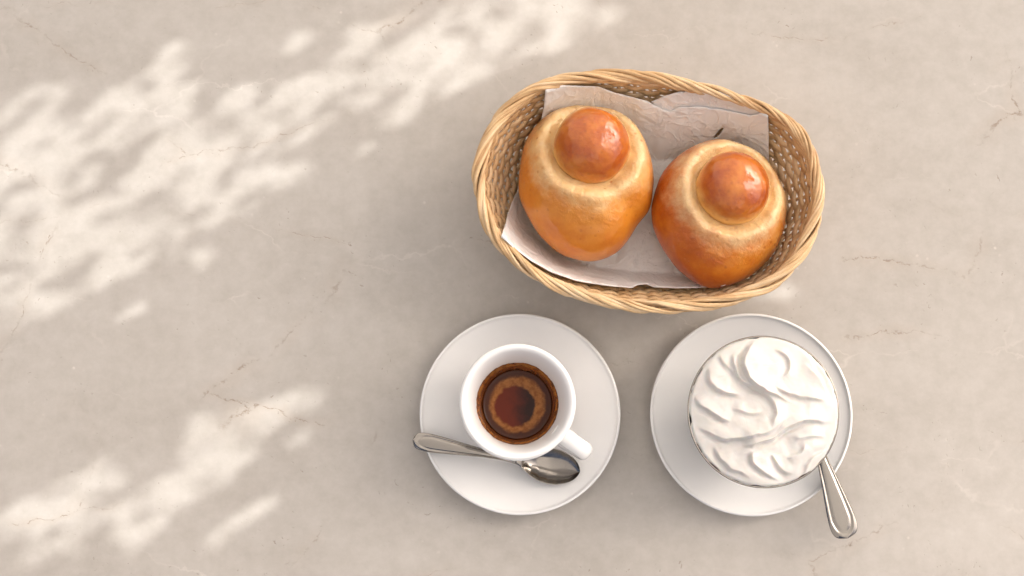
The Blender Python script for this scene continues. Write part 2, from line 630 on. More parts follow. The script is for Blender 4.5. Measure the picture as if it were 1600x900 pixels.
# ------------------------------------------------------------------ setting: table top
TX, TY, TT = 0.75, 0.55, 0.03
tv = [(x, y, z) for z in (-TT, 0.0) for x, y in ((-TX, -TY), (TX, -TY), (TX, TY), (-TX, TY))]
tf = [(3, 2, 1, 0), (4, 5, 6, 7), (0, 1, 5, 4), (1, 2, 6, 5), (2, 3, 7, 6), (3, 0, 4, 7)]
table = mesh_obj('table_top', tv, tf, M_table, smooth=False)
tag(table, 'pale beige stone table top with fine broken veins and dappled sunlight', kind='structure')

# ------------------------------------------------------------------ what shades the table (all beyond the frame)
# added canvas roof, never in view: limits the sky and gives soft fill
AW = dict(x0=-1.7, x1=1.25, y0=-2.4, y1=2.4, z=1.75)
M_canvas = mat_canvas()
nx, ny = 24, 16
av = []
for i in range(nx):
    for j in range(ny):
        x = AW['x0'] + (AW['x1'] - AW['x0']) * i / (nx - 1)
        y = AW['y0'] + (AW['y1'] - AW['y0']) * j / (ny - 1)
        av.append((x, y, AW['z'] - 0.5 * (max(0.0, 0.2 - x) / 1.9) ** 1.2 - 0.9 * max(0.0, y - 0.6) + 0.015 * math.sin(9 * y)))
aw = mesh_obj('added_awning', av, grid_faces(nx, ny), M_canvas)
tag(aw, 'added canvas cover out of view, shaping the soft light on the table', 'added_awning')

# sun patches on the table, in photograph pixels: x, y, half length, half width, angle
LIT = [
    (538, 26, 28, 13, 15), (461, 66, 34, 13, 20), (435, 104, 26, 9, 22), (571, 58, 28, 16, 10), (257, 98, 60, 20, 12),
    (302, 125, 22, 11, 5), (70, 151, 40, 20, 22), (4, 155, 18, 14, 0), (42, 208, 64, 36, 8), (181, 144, 33, 12, 6),
    (147, 179, 25, 14, 15), (132, 219, 42, 18, 20), (246, 170, 60, 26, 25), (189, 203, 38, 26, 25), (49, 257, 54, 20, 20),
    (110, 280, 46, 23, 15), (300, 215, 62, 28, 15), (262, 262, 72, 26, 25), (378, 147, 30, 14, 20), (351, 174, 26, 12, 20),
    (472, 140, 52, 20, 20), (453, 190, 74, 24, 18), (378, 197, 56, 13, 25), (537, 98, 35, 18, 20), (521, 125, 30, 15, 15),
    (590, 91, 24, 12, 15), (442, 223, 52, 10, 12), (556, 238, 30, 11, 20), (340, 234, 46, 11, 30), (415, 290, 82, 19, 20),
    (359, 325, 52, 17, 18), (321, 265, 50, 13, 25), (474, 279, 22, 9, 25), (397, 260, 30, 9, 20), (49, 321, 46, 22, 15),
    (42, 338, 62, 30, 15), (151, 349, 100, 36, 15), (246, 323, 92, 32, 20), (340, 330, 62, 18, 20), (26, 387, 48, 18, 15),
    (90, 405, 48, 26, 20), (212, 368, 52, 20, 20), (261, 381, 24, 10, 28), (302, 413, 36, 17, 20), (340, 372, 16, 8, 25),
    (378, 408, 22, 8, 22), (212, 476, 32, 15, 22), (155, 531, 34, 15, 25), (163, 425, 26, 16, 20), (204, 417, 26, 12, 20),
    (121, 463, 28, 13, 15), (42, 481, 58, 22, 15), (0, 527, 26, 13, 25), (11, 451, 44, 22, 15), (-30, 330, 40, 60, 0),
    (473, 624, 48, 15, 28), (378, 672, 84, 24, 28), (329, 658, 42, 15, 28), (290, 690, 26, 10, 28), (435, 711, 44, 9, 28),
    (491, 677, 32, 9, 25), (321, 749, 74, 20, 25), (242, 783, 62, 26, 25), (219, 817, 46, 17, 25), (166, 726, 34, 15, 28),
    (106, 760, 24, 13, 30), (223, 677, 20, 9, 28), (163, 764, 48, 9, 27), (49, 806, 66, 26, 25), (94, 840, 84, 15, 33),
    (23, 889, 64, 14, 30), (106, 880, 26, 15, 20), (193, 874, 20, 10, 20), (389, 806, 52, 11, 33), (351, 836, 26, 11, 25),
    (237, 838, 26, 9, 25),
    (625, 26, 28, 12, 15), (712, 23, 54, 18, 14), (659, 68, 32, 17, 15), (704, 72, 27, 14, 15), (802, 23, 64, 26, 12),
    (885, 12, 64, 18, 12), (845, 55, 84, 19, 15), (783, 78, 72, 20, 17), (916, 40, 64, 14, 20), (972, 16, 52, 12, 15),
    (878, 72, 40, 8, 22), (745, 108, 64, 15, 20), (636, 106, 52, 23, 15), (681, 119, 42, 16, 20), (583, 113, 30, 14, 20),
    (689, 142, 54, 12, 25), (644, 163, 42, 12, 25), (602, 181, 26, 10, 20), (625, 189, 22, 7, 25), (575, 151, 26, 13, 20),
    (511, 162, 32, 16, 20), (538, 190, 22, 9, 20), (557, 242, 24, 6, 20), (602, 219, 24, 7, 25),
    (1222, 455, 44, 15, 26), (1246, 430, 26, 10, 30), (1045, 530, 20, 6, 20),
]
LIT_A = np.array(LIT, float)
LIT_A[:, 2:4] *= np.where(LIT_A[:, 1:2] < 560, 0.98, 1.10)
_ca, _sa = np.cos(np.radians(LIT_A[:, 4])), np.sin(np.radians(LIT_A[:, 4]))


def lit(px, py, grow=1.0):
    dx = px - LIT_A[:, 0]
    dy = LIT_A[:, 1] - py
    a = (dx * _ca + dy * _sa) / (LIT_A[:, 2] * grow)
    b = (-dx * _sa + dy * _ca) / (LIT_A[:, 3] * grow)
    return bool(np.any(a * a + b * b < 1.0))


def to_px(p):
    v = Vector(p) - CAM
    z = v.dot(_f)
    return 800 + F_PX * v.dot(_r) / z, 450 - F_PX * v.dot(_u) / z


M_leaf = mat_leaf()
branch = empty('leafy_branch', (1.45, 0.95, 0.0))
tag(branch, 'small leaved shrub branch hanging beside the table and shading it', 'shrub')
lv, lf = [], []
e1 = SUN_DIR.cross(Vector((0, 0, 1))).normalized()
e2 = SUN_DIR.cross(e1).normalized()


def leaf(c, L, W, ax, nrm):
    sd_ = nrm.cross(ax).normalized()
    b = len(lv)
    for (s, t, h) in ((-.5, 0, 0), (-.2, .42, .06), (.2, .40, .06), (.5, 0, 0), (.2, -.40, .06), (-.2, -.42, .06)):
        lv.append(c + ax * (s * L) + sd_ * (t * W) + nrm * (h * W) - branch.location)
    lf.append((b, b + 1, b + 2, b + 3))
    lf.append((b, b + 3, b + 4, b + 5))


def shade_leaf(L, W, px, py, dist):
    g = at(px, py)
    c = g + SUN_DIR * dist
    th = random.uniform(0, 2 * math.pi)
    ax = (e1 * math.cos(th) + e2 * math.sin(th))
    nrm = (SUN_DIR + e1 * random.uniform(-.5, .5) + e2 * random.uniform(-.5, .5)).normalized()
    ax = (ax - nrm * ax.dot(nrm)).normalized()
    sd_ = nrm.cross(ax)
    for s, t in ((0, 0), (.45, 0), (-.45, 0), (0, .38), (0, -.38)):
        q = c + ax * (s * L) + sd_ * (t * W)
        k_ = q.z / SUN_DIR.z
        x, y = to_px(q - SUN_DIR * k_)
        if lit(x, y, 1.02):
            return False
    leaf(c, L, W, ax, nrm)
    return True


for _ in range(5200):
    px, py = random.uniform(-120, 1720), random.uniform(-110, 1010)
    dist = random.uniform(1.40, 1.62)
    if not shade_leaf(0.030, 0.019, px, py, dist):
        px += random.uniform(-25, 25)
        py += random.uniform(-20, 20)
        shade_leaf(0.016, 0.010, px, py, dist)
for _ in range(22000):
    px, py = random.uniform(-100, 1080), random.uniform(-60, 960)
    if lit(px, py, 2.0) and not lit(px, py, 1.02):
        shade_leaf(0.009, 0.006, px, py, random.uniform(1.38, 1.52))
for _ in range(850):                                     # sparse outer twigs mottle the sun patches
    px, py = random.uniform(-60, 1060), random.uniform(-40, 940)
    if lit(px, py, 1.0):
        c_ = at(px, py) + SUN_DIR * random.uniform(1.75, 2.25)
        th_ = random.uniform(0, 6.28)
        leaf(c_, random.uniform(0.007, 0.016), random.uniform(0.005, 0.009), e1 * math.cos(th_) + e2 * math.sin(th_), SUN_DIR)
fol = mesh_obj('foliage', lv, lf, M_leaf, branch, smooth=False)
tag(fol, kind='stuff')
M_bark = mat_bark()
for q in range(4):
    a0 = at(1600 - q * 150, 140 + (q % 3) * 40) + SUN_DIR * 1.50
    pts = [Vector((1.45, 0.95, 0.02))]
    pts += [Vector((1.45, 0.95, 0.02)).lerp(a0, t) + Vector((0, 0, 0.10 * math.sin(math.pi * t))) for t in (.25, .5, .75, 1.0)]
    v_, f_ = tube([p - branch.location for p in pts], [0.006, .005, .004, .003, .0015], 6)
    mesh_obj('stem', v_, f_, M_bark, branch)

# ------------------------------------------------------------------ wicker basket
Z_RIM, Z_FLOOR = 0.056, 0.005
OUT = [(736, 270), (743, 234), (763, 188), (794, 156), (824, 133), (852, 123), (890, 113), (914, 109.5), (950, 108.5), (1000, 111),
       (1060, 119), (1100, 128), (1140, 139), (1180, 154), (1210, 166), (1240, 184), (1254, 198), (1268, 218), (1280, 242),
       (1286, 270), (1290, 320), (1285, 342), (1267, 388), (1256, 408), (1230, 438), (1204, 456), (1168, 470), (1120, 484),
       (1074, 490.5), (1030, 491), (970, 487), (926, 478), (872, 458), (830, 436), (790, 404), (770, 384), (754, 356), (742, 322), (737, 295)]
BC = at(1012, 300, Z_RIM)
BC = Vector((BC.x, BC.y, 0))
_pp = [at(x, y, Z_RIM) - BC for x, y in OUT]
_th = np.array([math.atan2(p.y, p.x) for p in _pp])
_rr = np.array([math.hypot(p.x, p.y) for p in _pp])
_o = np.argsort(_th)
_th, _rr = _th[_o], _rr[_o]
_th3 = np.concatenate([_th - 2 * math.pi, _th, _th + 2 * math.pi])
_rr3 = np.concatenate([_rr] * 3)
_tt = np.linspace(-math.pi, math.pi, 721)[:-1]
_tab = np.interp(_tt, _th3, _rr3)
for _ in range(12):                                   # relax the traced outline a little
    _tab = 0.25 * np.roll(_tab, 1) + 0.5 * _tab + 0.25 * np.roll(_tab, -1)


def r_out(th):
    th = (np.asarray(th) + math.pi) % (2 * math.pi) - math.pi
    return np.interp(th, np.append(_tt, math.pi), np.append(_tab, _tab[0]))


RIM_A = 0.0027                     # half width of the rolled border
WALL_IN = 0.0044                   # rim centre line lies this far inside the traced edge


def r_rim(th):
    return r_out(th) - WALL_IN


def r_base(th):
    return r_rim(th) * 0.985 - 0.0215


def g_wall(v):
    return 1 - (1 - np.clip(v, 0, 1)) ** 1.45


def wall_pt(th, v):
    r = r_base(th) + (r_rim(th) - r_base(th)) * g_wall(v)
    z = Z_FLOOR + (Z_RIM - Z_FLOOR) * np.asarray(v)
    return np.stack([r * np.cos(th), r * np.sin(th), z + 0 * r], -1)


def inner_z(x, y, grow=0.0):
    """height of the basket's inside surface at world x, y"""
    dx, dy = x - BC.x, y - BC.y
    r = np.hypot(dx, dy)
    th = np.arctan2(dy, dx)
    rb, rm = r_base(th), r_rim(th)
    f = np.clip((r + grow - rb) / (rm - rb), 0, 1)
    v = 1 - (1 - f) ** (1 / 1.45)
    return Z_FLOOR + (Z_RIM - Z_FLOOR) * v


basket = empty('wicker_basket', BC)
tag(basket, 'oval woven wicker bread basket with braided rim, lined with white paper', 'basket')
# arc-length parameter along the rim
_fine = np.linspace(0, 2 * math.pi, 2001)
_pts = wall_pt(_fine, np.ones_like(_fine))
_len = np.concatenate([[0], np.cumsum(np.linalg.norm(np.diff(_pts, axis=0), axis=1))])
PERI = _len[-1]


def th_at(s):
    return np.interp(np.asarray(s) % 1.0, _len / PERI, _fine)


N_ST = 54
for i in range(N_ST):
    vv = np.linspace(0.0, 1.0, 9)
    th = th_at((i + 0.0) / N_ST) + np.zeros(9)
    p = wall_pt(th, vv)
    fr = np.stack([-np.sin(th), np.cos(th), 0 * th], -1)
    v_, f_ = tube(p, 0.0012, 6, frame=fr)
    mesh_obj('stake', v_, f_, M_wick, basket)

N_ROW = 15
SMP = 7
for k in range(N_ROW):
    v = (k + 0.6) / (N_ROW + 0.1)
    s = np.arange(N_ST * SMP) / (N_ST * SMP)
    th = th_at(s)
    jit = noise3(s * 40, k * 3.1, 0.5) * 0.010 + noise3(s * 9, k * 1.7, 4.5) * 0.010
    # periodic blend so that the ring closes
    wgt = sstep(0.94, 1.0, s)
    jit = jit * (1 - wgt) + jit[0] * wgt
    p = wall_pt(th, np.clip(v + jit, 0, 1))
    p2 = wall_pt(th, np.clip(v + jit + 0.02, 0, 1.02))
    up = p2 - p
    up /= np.linalg.norm(up, axis=1)[:, None]
    tang = np.roll(p, -1, 0) - np.roll(p, 1, 0)
    tang /= np.linalg.norm(tang, axis=1)[:, None]
    nr = np.cross(tang, up)
    wave = np.cos(math.pi * (s * N_ST + k))
    amp = 0.00115
    p = p + nr * (amp * np.sign(wave) * np.abs(wave) ** 0.8)[:, None]
    wid = 0.00208 * (1 + 0.16 * noise3(s * 60, k * 5.3, 9.0))
    v_, f_ = tube(p, wid, 8, closed=True, frame=up, flat=0.0011)
    mesh_obj('weaver', v_, f_, M_wick, basket)

# woven floor of the basket: rings and spokes in one piece
bv, bf = [], []
for k in range(11):
    s = np.arange(180) / 180
    th = th_at(s)
    sc_ = (k + 0.7) / 11
    r = r_base(th) * sc_
    z = 0.0032 + 0.0009 * np.cos(math.pi * (s * 36 + k))
    v_, f_ = tube(np.stack([r * np.cos(th), r * np.sin(th), z], -1), 0.0011, 6, closed=True, flat=0.0019)
    b0 = len(bv)
    bv += v_
    bf += [tuple(q + b0 for q in fc) for fc in f_]
for i in range(36):
    th = th_at(i / 36)
    p = [np.array([math.cos(th) * r_base(th) * t, math.sin(th) * r_base(th) * t, 0.0032]) for t in (0.02, 0.5, 1.0)]
    v_, f_ = tube(p, 0.0012, 5)
    b0 = len(bv)
    bv += v_
    bf += [tuple(q + b0 for q in fc) for fc in f_]
mesh_obj('floor_weave', bv, bf, M_wick, basket)

# rolled border: every stake end is bent down and laid over its neighbours
N_BO = 68
for i in range(N_BO):
    n = 26
    t = np.linspace(0, 1, n)
    Ls = (6.0 + random.uniform(-1.3, 1.6)) / N_BO
    s = i / N_BO + random.uniform(-.3, .3) / N_BO + t * Ls
    th = th_at(s)
    a = np.radians(205 - 235 * (t ** 0.95) + random.uniform(-12, 12))
    c = wall_pt(th, np.ones(n))
    out = np.stack([np.cos(th), np.sin(th), 0 * th], -1)
    lift = random.uniform(-.0007, .0007)
    p = c + out * ((RIM_A + lift) * np.cos(a))[:, None]
    p[:, 2] += (0.0026 + lift) * np.sin(a) + 0.0008
    rad = (0.00112 + random.uniform(-.00025, .00025)) * np.minimum(1, np.minimum(t / 0.10 + 0.35, (1 - t) / 0.12 + 0.30))
    v_, f_ = tube(p, rad, 7)
    mesh_obj('border_strand', v_, f_, M_wick, basket)
# a second, flatter course under the border, inside and out
for side, nb_ in ((-1, 44), (1, 44)):
    for i in range(nb_):
        n = 22
        t = np.linspace(0, 1, n)
        s = (i + random.uniform(-.12, .12)) / nb_ + t * 3.2 / nb_
        th = th_at(s)
        c = wall_pt(th, np.full(n, 0.94))
        out = np.stack([np.cos(th), np.sin(th), 0 * th], -1)
        off = side * (0.0008 + 0.0014 * np.sin(math.pi * t))
        p = c + out * off[:, None]
        p[:, 2] += 0.0028 * np.cos(math.pi * t) * (1 if side < 0 else -1)
        rad = 0.0011 * np.minimum(1, np.minimum(t / 0.12 + 0.4, (1 - t) / 0.12 + 0.4))
        v_, f_ = tube(p, rad, 6)
        mesh_obj('border_strand', v_, f_, M_wick, basket)

# ------------------------------------------------------------------ paper liner
FRONT = [(853, 130), (880, 133), (935, 135), (962, 145), (990, 152), (1012, 158), (1022, 164), (1036, 171), (1048, 174.5), (1060, 167.5),
         (1090, 166), (1130, 171), (1172, 180), (1186, 177), (1200, 174), (1201, 205), (1201, 240), (1203, 300), (1201, 370), (1180, 425),
         (1130, 447), (1090, 450), (1060, 450.5), (1022, 449), (1010, 445), (996, 446), (988, 450), (960, 448), (930, 444), (900, 439), (860, 425), (830, 408), (800, 386),
         (783, 372), (790, 349), (793, 335), (800, 315), (808, 300), (815, 260), (828, 225), (838, 205), (845, 190), (850, 165)]
FLAP = [(1017, 159), (1040, 149), (1060, 143.5), (1090, 141), (1130, 143), (1150, 150), (1175, 160), (1200, 173), (1200, 190), (1172, 190), (1130, 182),
        (1090, 178), (1060, 178), (1046, 180), (1030, 174)]
HOLE = [(1128, 199), (1131, 200), (1126, 208), (1121, 214), (1114, 216), (1119, 209), (1123, 204)]


def in_poly(x, y, poly):
    c = np.zeros(np.shape(x), bool)
    n = len(poly)
    for i in range(n):
        x1, y1 = poly[i]
        x2, y2 = poly[(i + 1) % n]
        if y1 == y2:
            continue
        hit = ((y1 > y) != (y2 > y)) & (x < (x2 - x1) * (y - y1) / (y2 - y1) + x1)
        c ^= hit
    return c


def densify(poly, step):
    out = []
    for (x1, y1), (x2, y2) in zip(poly, poly[1:] + poly[:1]):
        n = max(1, int(math.hypot(x2 - x1, y2 - y1) / step))
        for k in range(n):
            t = k / n
            out.append((x1 + (x2 - x1) * t, y1 + (y2 - y1) * t))
    return out


def paper_z(x, y, off):
    dx, dy = x - BC.x, y - BC.y
    th = np.arctan2(dy, dx)
    back = 0.010 * sstep(0.2, 0.8, np.sin(th))             # leans away from the back wall
    rb, rm = r_base(th) - 0.004 - back, r_rim(th) - 0.0042 - off
    f = np.clip((np.hypot(dx, dy) - rb) / (rm - rb), 0, 1)
    base = Z_FLOOR + (Z_RIM - Z_FLOOR) * (1 - (1 - f) ** (1 / 1.25))
    wr = 0.0024 * noise3(x * 34, y * 34, 1.2 + off * 100) + 0.0020 * np.abs(noise3(x * 75, y * 75, 7.7)) + 0.0004 * noise3(x * 220, y * 220, 3.3)
    return base + 0.0015 + wr


def sheet(name, poly, off, parent, step=3.0, hole=None):
    from mathutils import geometry as geo
    rimp = densify(poly, 2.5)
    xs = np.arange(min(p[0] for p in poly), max(p[0] for p in poly), step)
    ys = np.arange(min(p[1] for p in poly), max(p[1] for p in poly), step)
    gx, gy = np.meshgrid(xs, ys)
    gx = gx + rng.uniform(-.5, .5, gx.shape)
    gy = gy + rng.uniform(-.5, .5, gy.shape)
    ok = in_poly(gx, gy, poly)
    rp = np.array(rimp)
    gx, gy = gx[ok], gy[ok]
    dmin = np.min(np.hypot(gx[:, None] - rp[None, :, 0], gy[:, None] - rp[None, :, 1]), axis=1)
    if hole:
        hp = np.array(densify(hole, 1.5))
        dh = np.min(np.hypot(gx[:, None] - hp[None, :, 0], gy[:, None] - hp[None, :, 1]), axis=1)
        keep = (dmin > 1.5) & (dh > 1.0) & ~in_poly(gx, gy, hole)
    else:
        keep = dmin > 1.5
    gx, gy, dmin = gx[keep], gy[keep], dmin[keep]
    pts2 = [Vector(p) for p in rimp]
    edges = [(i, (i + 1) % len(rimp)) for i in range(len(rimp))]
    if hole:
        b = len(pts2)
        pts2 += [Vector(p) for p in hp]
        edges += [(b + i, b + (i + 1) % len(hp)) for i in range(len(hp))]
    pts2 += [Vector((a, c)) for a, c in zip(gx, gy)]
    vco, _e, fcs, _1, _2, _3 = geo.delaunay_2d_cdt(pts2, edges, [], 0, 1e-5, False)
    V2 = np.array([(v[0], v[1]) for v in vco])
    good = []
    for fc in fcs:
        c = V2[list(fc)].mean(0)
        if in_poly(np.array(c[0]), np.array(c[1]), poly) and not (hole and in_poly(np.array(c[0]), np.array(c[1]), hole)):
            good.append(tuple(fc))
    # drop each pixel ray onto the paper surface
    D = np.array([tuple(ray(*p)) for p in V2])
    C = np.array(tuple(CAM))
    z = np.full(len(V2), 0.03)
    lo, hi = np.full(len(V2), 0.0), np.full(len(V2), 0.075)
    for _ in range(40):
        mid = (lo + hi) / 2
        t = (mid - C[2]) / D[:, 2]
        P = C + D * t[:, None]
        above = mid > paper_z(P[:, 0], P[:, 1], off)
        hi = np.where(above, mid, hi)
        lo = np.where(above, lo, mid)
    t = (hi - C[2]) / D[:, 2]
    P = C + D * t[:, None]
    return P, good, V2


P, fcs, V2 = sheet('paper_liner', FRONT, 0.0, None, hole=HOLE)
# lift the free left and front edges a little so they stand off the wicker
dl = np.exp(-(((V2[:, 0] - 787) / 16) ** 2 + ((V2[:, 1] - 366) / 26) ** 2))
P[:, 2] += 0.004 * dl
df = np.exp(-(((V2[:, 0] - 1003) / 10) ** 2 + ((V2[:, 1] - 447) / 6) ** 2))
P[:, 2] += 0.003 * df
liner = mesh_obj('paper_liner', P - np.array([BC.x, BC.y, 0]), fcs, M_paper)
liner.location = BC
tag(liner, 'crumpled white paper sheet lining the wicker basket under the brioche', 'paper')
sm_ = liner.modifiers.new('thickness', 'SOLIDIFY')
sm_.thickness = 0.00025
P, fcs, V2 = sheet('flap', FLAP, -0.0016, None)
flap = mesh_obj('folded_flap', P - np.array([BC.x, BC.y, 0]), fcs, M_paper, liner)
sm_ = flap.modifiers.new('thickness', 'SOLIDIFY')
sm_.thickness = 0.00025

# ------------------------------------------------------------------ brioche buns
BUN_FLOOR = 0.0085


def bun(label, cpx, size, knob_px, rk, h_up, h_low, dark, seed, shape, ktilt):
    rx, ry = size
    c = at(cpx[0], cpx[1], BUN_FLOOR + h_low + 0.004)
    root = empty('brioche_bun', (c.x, c.y, BUN_FLOOR))
    tag(root, label, 'brioche', 'brioche buns in the basket')
    kz = h_low + h_up * 0.76
    kw = at(knob_px[0], knob_px[1], BUN_FLOOR + kz + 0.002)
    ox, oy = kw.x - c.x, kw.y - c.y
    mb = mat_bun('crust_' + str(seed), ox, oy, rk, dark, seed)
    nt, npz = 110, 180
    th = np.linspace(0, math.pi, nt)[:, None]
    ph = (np.arange(npz) / npz * 2 * math.pi)[None, :]
    ct, st = np.cos(th), np.sin(th)
    rad = 1.0 + 0 * ph
    for a0, wd, am in shape:
        dd = (ph - math.radians(a0) + math.pi) % (2 * math.pi) - math.pi
        rad = rad + am * np.exp(-(dd / math.radians(wd)) ** 2)
    x = rx * rad * np.sign(st) * np.abs(st) ** 0.88 * np.cos(ph)
    y = ry * rad * np.abs(st) ** 0.88 * np.sin(ph)
    z = np.where(ct >= 0, h_low + h_up * np.abs(ct) ** 0.95, h_low - h_low * np.abs(ct) ** 0.62) + 0 * ph
    # tuck the foot of the bun inwards
    low = sstep(h_low, 0.0, z)
    x *= 1 - 0.22 * low
    y *= 1 - 0.22 * low
    nz = noise3(x * 32 + seed, y * 32, z * 32) * 0.0022 + noise3(x * 85 + seed, y * 85, z * 85) * 0.00045
    ln = np.sqrt((x / rx) ** 2 + (y / ry) ** 2 + ((z - h_low) / h_up) ** 2) + 1e-9
    x = x + nz * x / rx / ln
    y = y + nz * y / ry / ln
    z = z + nz * (z - h_low) / h_up / ln * 1.2
    d = np.hypot(x - ox, y - oy)
    upz = sstep(h_low * 0.9, h_low + h_up * 0.5, z)
    aa = np.arctan2(y - oy, x - ox)
    wav = 1 + 0.06 * noise3(np.cos(aa) * 2.2 + seed, np.sin(aa) * 2.2, 0.3)
    q = d / (rk * wav)
    z = z - upz * (0.0075 * np.exp(-((q - 0.98) / 0.20) ** 2) + 0.006 * sstep(1.0, 0.85, q))
    z = z + upz * 0.0015 * np.exp(-((q - 1.42) / 0.16) ** 2)
    # radial stretch creases in the ring
    z = z - upz * 0.0005 * np.exp(-((q - 1.28) / 0.16) ** 2) * noise3(np.cos(aa) * 16 + seed, np.sin(aa) * 16, 2.0)
    V = np.stack([x, y, np.maximum(z, 0)], -1).reshape(-1, 3)
    mesh_obj('body', V, grid_faces(nt, npz, False, True), mb, root)
    # knob
    mk = mat_knob('knob_crust_' + str(seed), rk, seed)
    nt, npz = 70, 110
    th = np.linspace(0, math.pi, nt)[:, None]
    ph = (np.arange(npz) / npz * 2 * math.pi)[None, :]
    X = np.sin(th) * np.cos(ph)
    Y = np.sin(th) * np.sin(ph)
    Z = np.cos(th) + 0 * ph
    rr_ = rk * (1 + 0.035 * noise3(X * 1.7 + seed, Y * 1.7, Z * 1.7) + 0.008 * noise3(X * 7 + seed, Y * 7, Z * 7))
    V = np.stack([X * rr_, Y * rr_, Z * rr_ * 0.86], -1).reshape(-1, 3)
    ko = mesh_obj('knob', V, grid_faces(nt, npz, False, True), mk, root)
    ko.location = (ox, oy, kz - 0.0015)
    ko.rotation_euler = (ktilt[0], ktilt[1], 0.4 * seed)
    return root


bun('pale golden brioche bun with round knob, beside the darker bun', (917, 280), (0.0402, 0.0464), (925, 226), 0.0222, 0.0325, 0.026, False, 1.3,
    [(-72, 16, 0.035), (-38, 14, -0.05), (-95, 20, 0.0), (20, 30, -0.02), (150, 40, 0.01)], (0.10, 0.05))
bun('darker browned brioche bun with shiny knob at the basket end', (1124, 330), (0.0395, 0.0440), (1146, 292), 0.0214, 0.0315, 0.026, True, 3.7,
    [(-140, 20, -0.05), (-100, 22, 0.03), (-25, 30, 0.0), (60, 30, -0.01), (120, 30, -0.03)], (0.05, 0.10))

# ------------------------------------------------------------------ saucers
SAUCER = smooth_profile([(0.0001, 0.0045), (0.012, 0.0045), (0.024, 0.0047), (0.030, 0.0058), (0.042, 0.0090), (0.052, 0.0118), (0.0572, 0.0136), (0.0588, 0.0150),
                         (0.0599, 0.0147), (0.0601, 0.0135), (0.0585, 0.0118), (0.050, 0.0083), (0.038, 0.0045), (0.033, 0.0028), (0.0325, 0.0006), (0.031, 0.0002), (0.0295, 0.0006),
                         (0.0285, 0.0020), (0.015, 0.0020), (0.0001, 0.0020)], 6)


def saucer_z(r):
    return float(np.interp(r, [0, 0.024, 0.030, 0.042, 0.052, 0.0572, 0.0588], [0.0045, 0.0047, 0.0058, 0.0090, 0.0118, 0.0136, 0.0150]))


def saucer(px, py, sc_, label):
    c = at(px, py, 0.0145)
    prof = [(0 if r < 0.0002 else r * sc_, z) for r, z in SAUCER]
    o = lathe('saucer', prof, M_cer, n=160)
    o.location = (c.x, c.y, 0.0)
    tag(o, label, 'saucer', 'white saucers')
    return c


sc1 = saucer(812.5, 646.5, 0.992, 'white china saucer under the espresso cup and its teaspoon')
sc2 = saucer(1174.0, 647.0, 1.0, 'white china saucer under the cup of whipped cream')

# ------------------------------------------------------------------ espresso cup
CUP_Z = 0.0046
CUP_H = 0.0565
cw = at(808.5, 628.0, CUP_Z + CUP_H)
cup = empty('espresso_cup', (cw.x, cw.y, CUP_Z))
tag(cup, 'small white china espresso cup half full of dark coffee', 'cup')
CUPP = smooth_profile([(0.0001, 0.0115), (0.009, 0.0118), (0.0145, 0.0150), (0.0180, 0.0205), (0.0205, 0.0270), (0.0228, 0.0340), (0.0248, 0.0420), (0.0268, 0.0490), (0.0284, 0.0535),
                       (0.0297, 0.0558), (0.0312, 0.0565), (0.0325, 0.0559), (0.0331, 0.0545), (0.0327, 0.0520), (0.0312, 0.0440), (0.0290, 0.0330), (0.0262, 0.0210), (0.0225, 0.0110),
                       (0.0195, 0.0055), (0.0185, 0.0030), (0.0187, 0.0006), (0.0172, 0.0002), (0.0160, 0.0012), (0.012, 0.0022), (0.0001, 0.0022)], 5)
lathe('bowl', [(0 if r < 0.0002 else r, z) for r, z in CUPP], M_cup, cup, n=160)
ha = math.radians(-35.5)
hp = smooth_profile([(0.0265, 0.0445), (0.0330, 0.0455), (0.0405, 0.0460), (0.0462, 0.0438), (0.0478, 0.0385), (0.0455, 0.0310), (0.0400, 0.0235), (0.0330, 0.0180), (0.0245, 0.0160)], 6)
hpts = [(r * math.cos(ha), r * math.sin(ha), z) for r, z in hp]
fr = [(-math.sin(ha), math.cos(ha), 0)] * len(hpts)
tt_ = np.linspace(0, 1, len(hpts))
v_, f_ = tube(hpts, 0.0050 + 0.0012 * np.abs(tt_ - 0.3), 20, frame=fr, flat=0.0034 + 0.0012 * np.abs(tt_ - 0.4))
mesh_obj('handle', v_, f_, M_cer, cup)

COF_Z = 0.0262
rc_ = float(np.interp(COF_Z, [0.0205, 0.0270, 0.0340], [0.0180, 0.0205, 0.0228])) - 0.0001
prof = [(0, COF_Z), (rc_ * 0.5, COF_Z), (rc_ * 0.9, COF_Z + 0.00005), (rc_ * 0.97, COF_Z + 0.00025), (rc_, COF_Z + 0.0007), (rc_ * 0.93, COF_Z - 0.003), (0, COF_Z - 0.004)]
coffee = lathe('espresso_coffee', [(r, z - COF_Z) for r, z in prof], M_coffee, n=96)
coffee.location = (cw.x, cw.y, CUP_Z + COF_Z)
tag(coffee, 'dark espresso with a ring of brown crema inside the white cup', 'coffee')

# ------------------------------------------------------------------ teaspoons


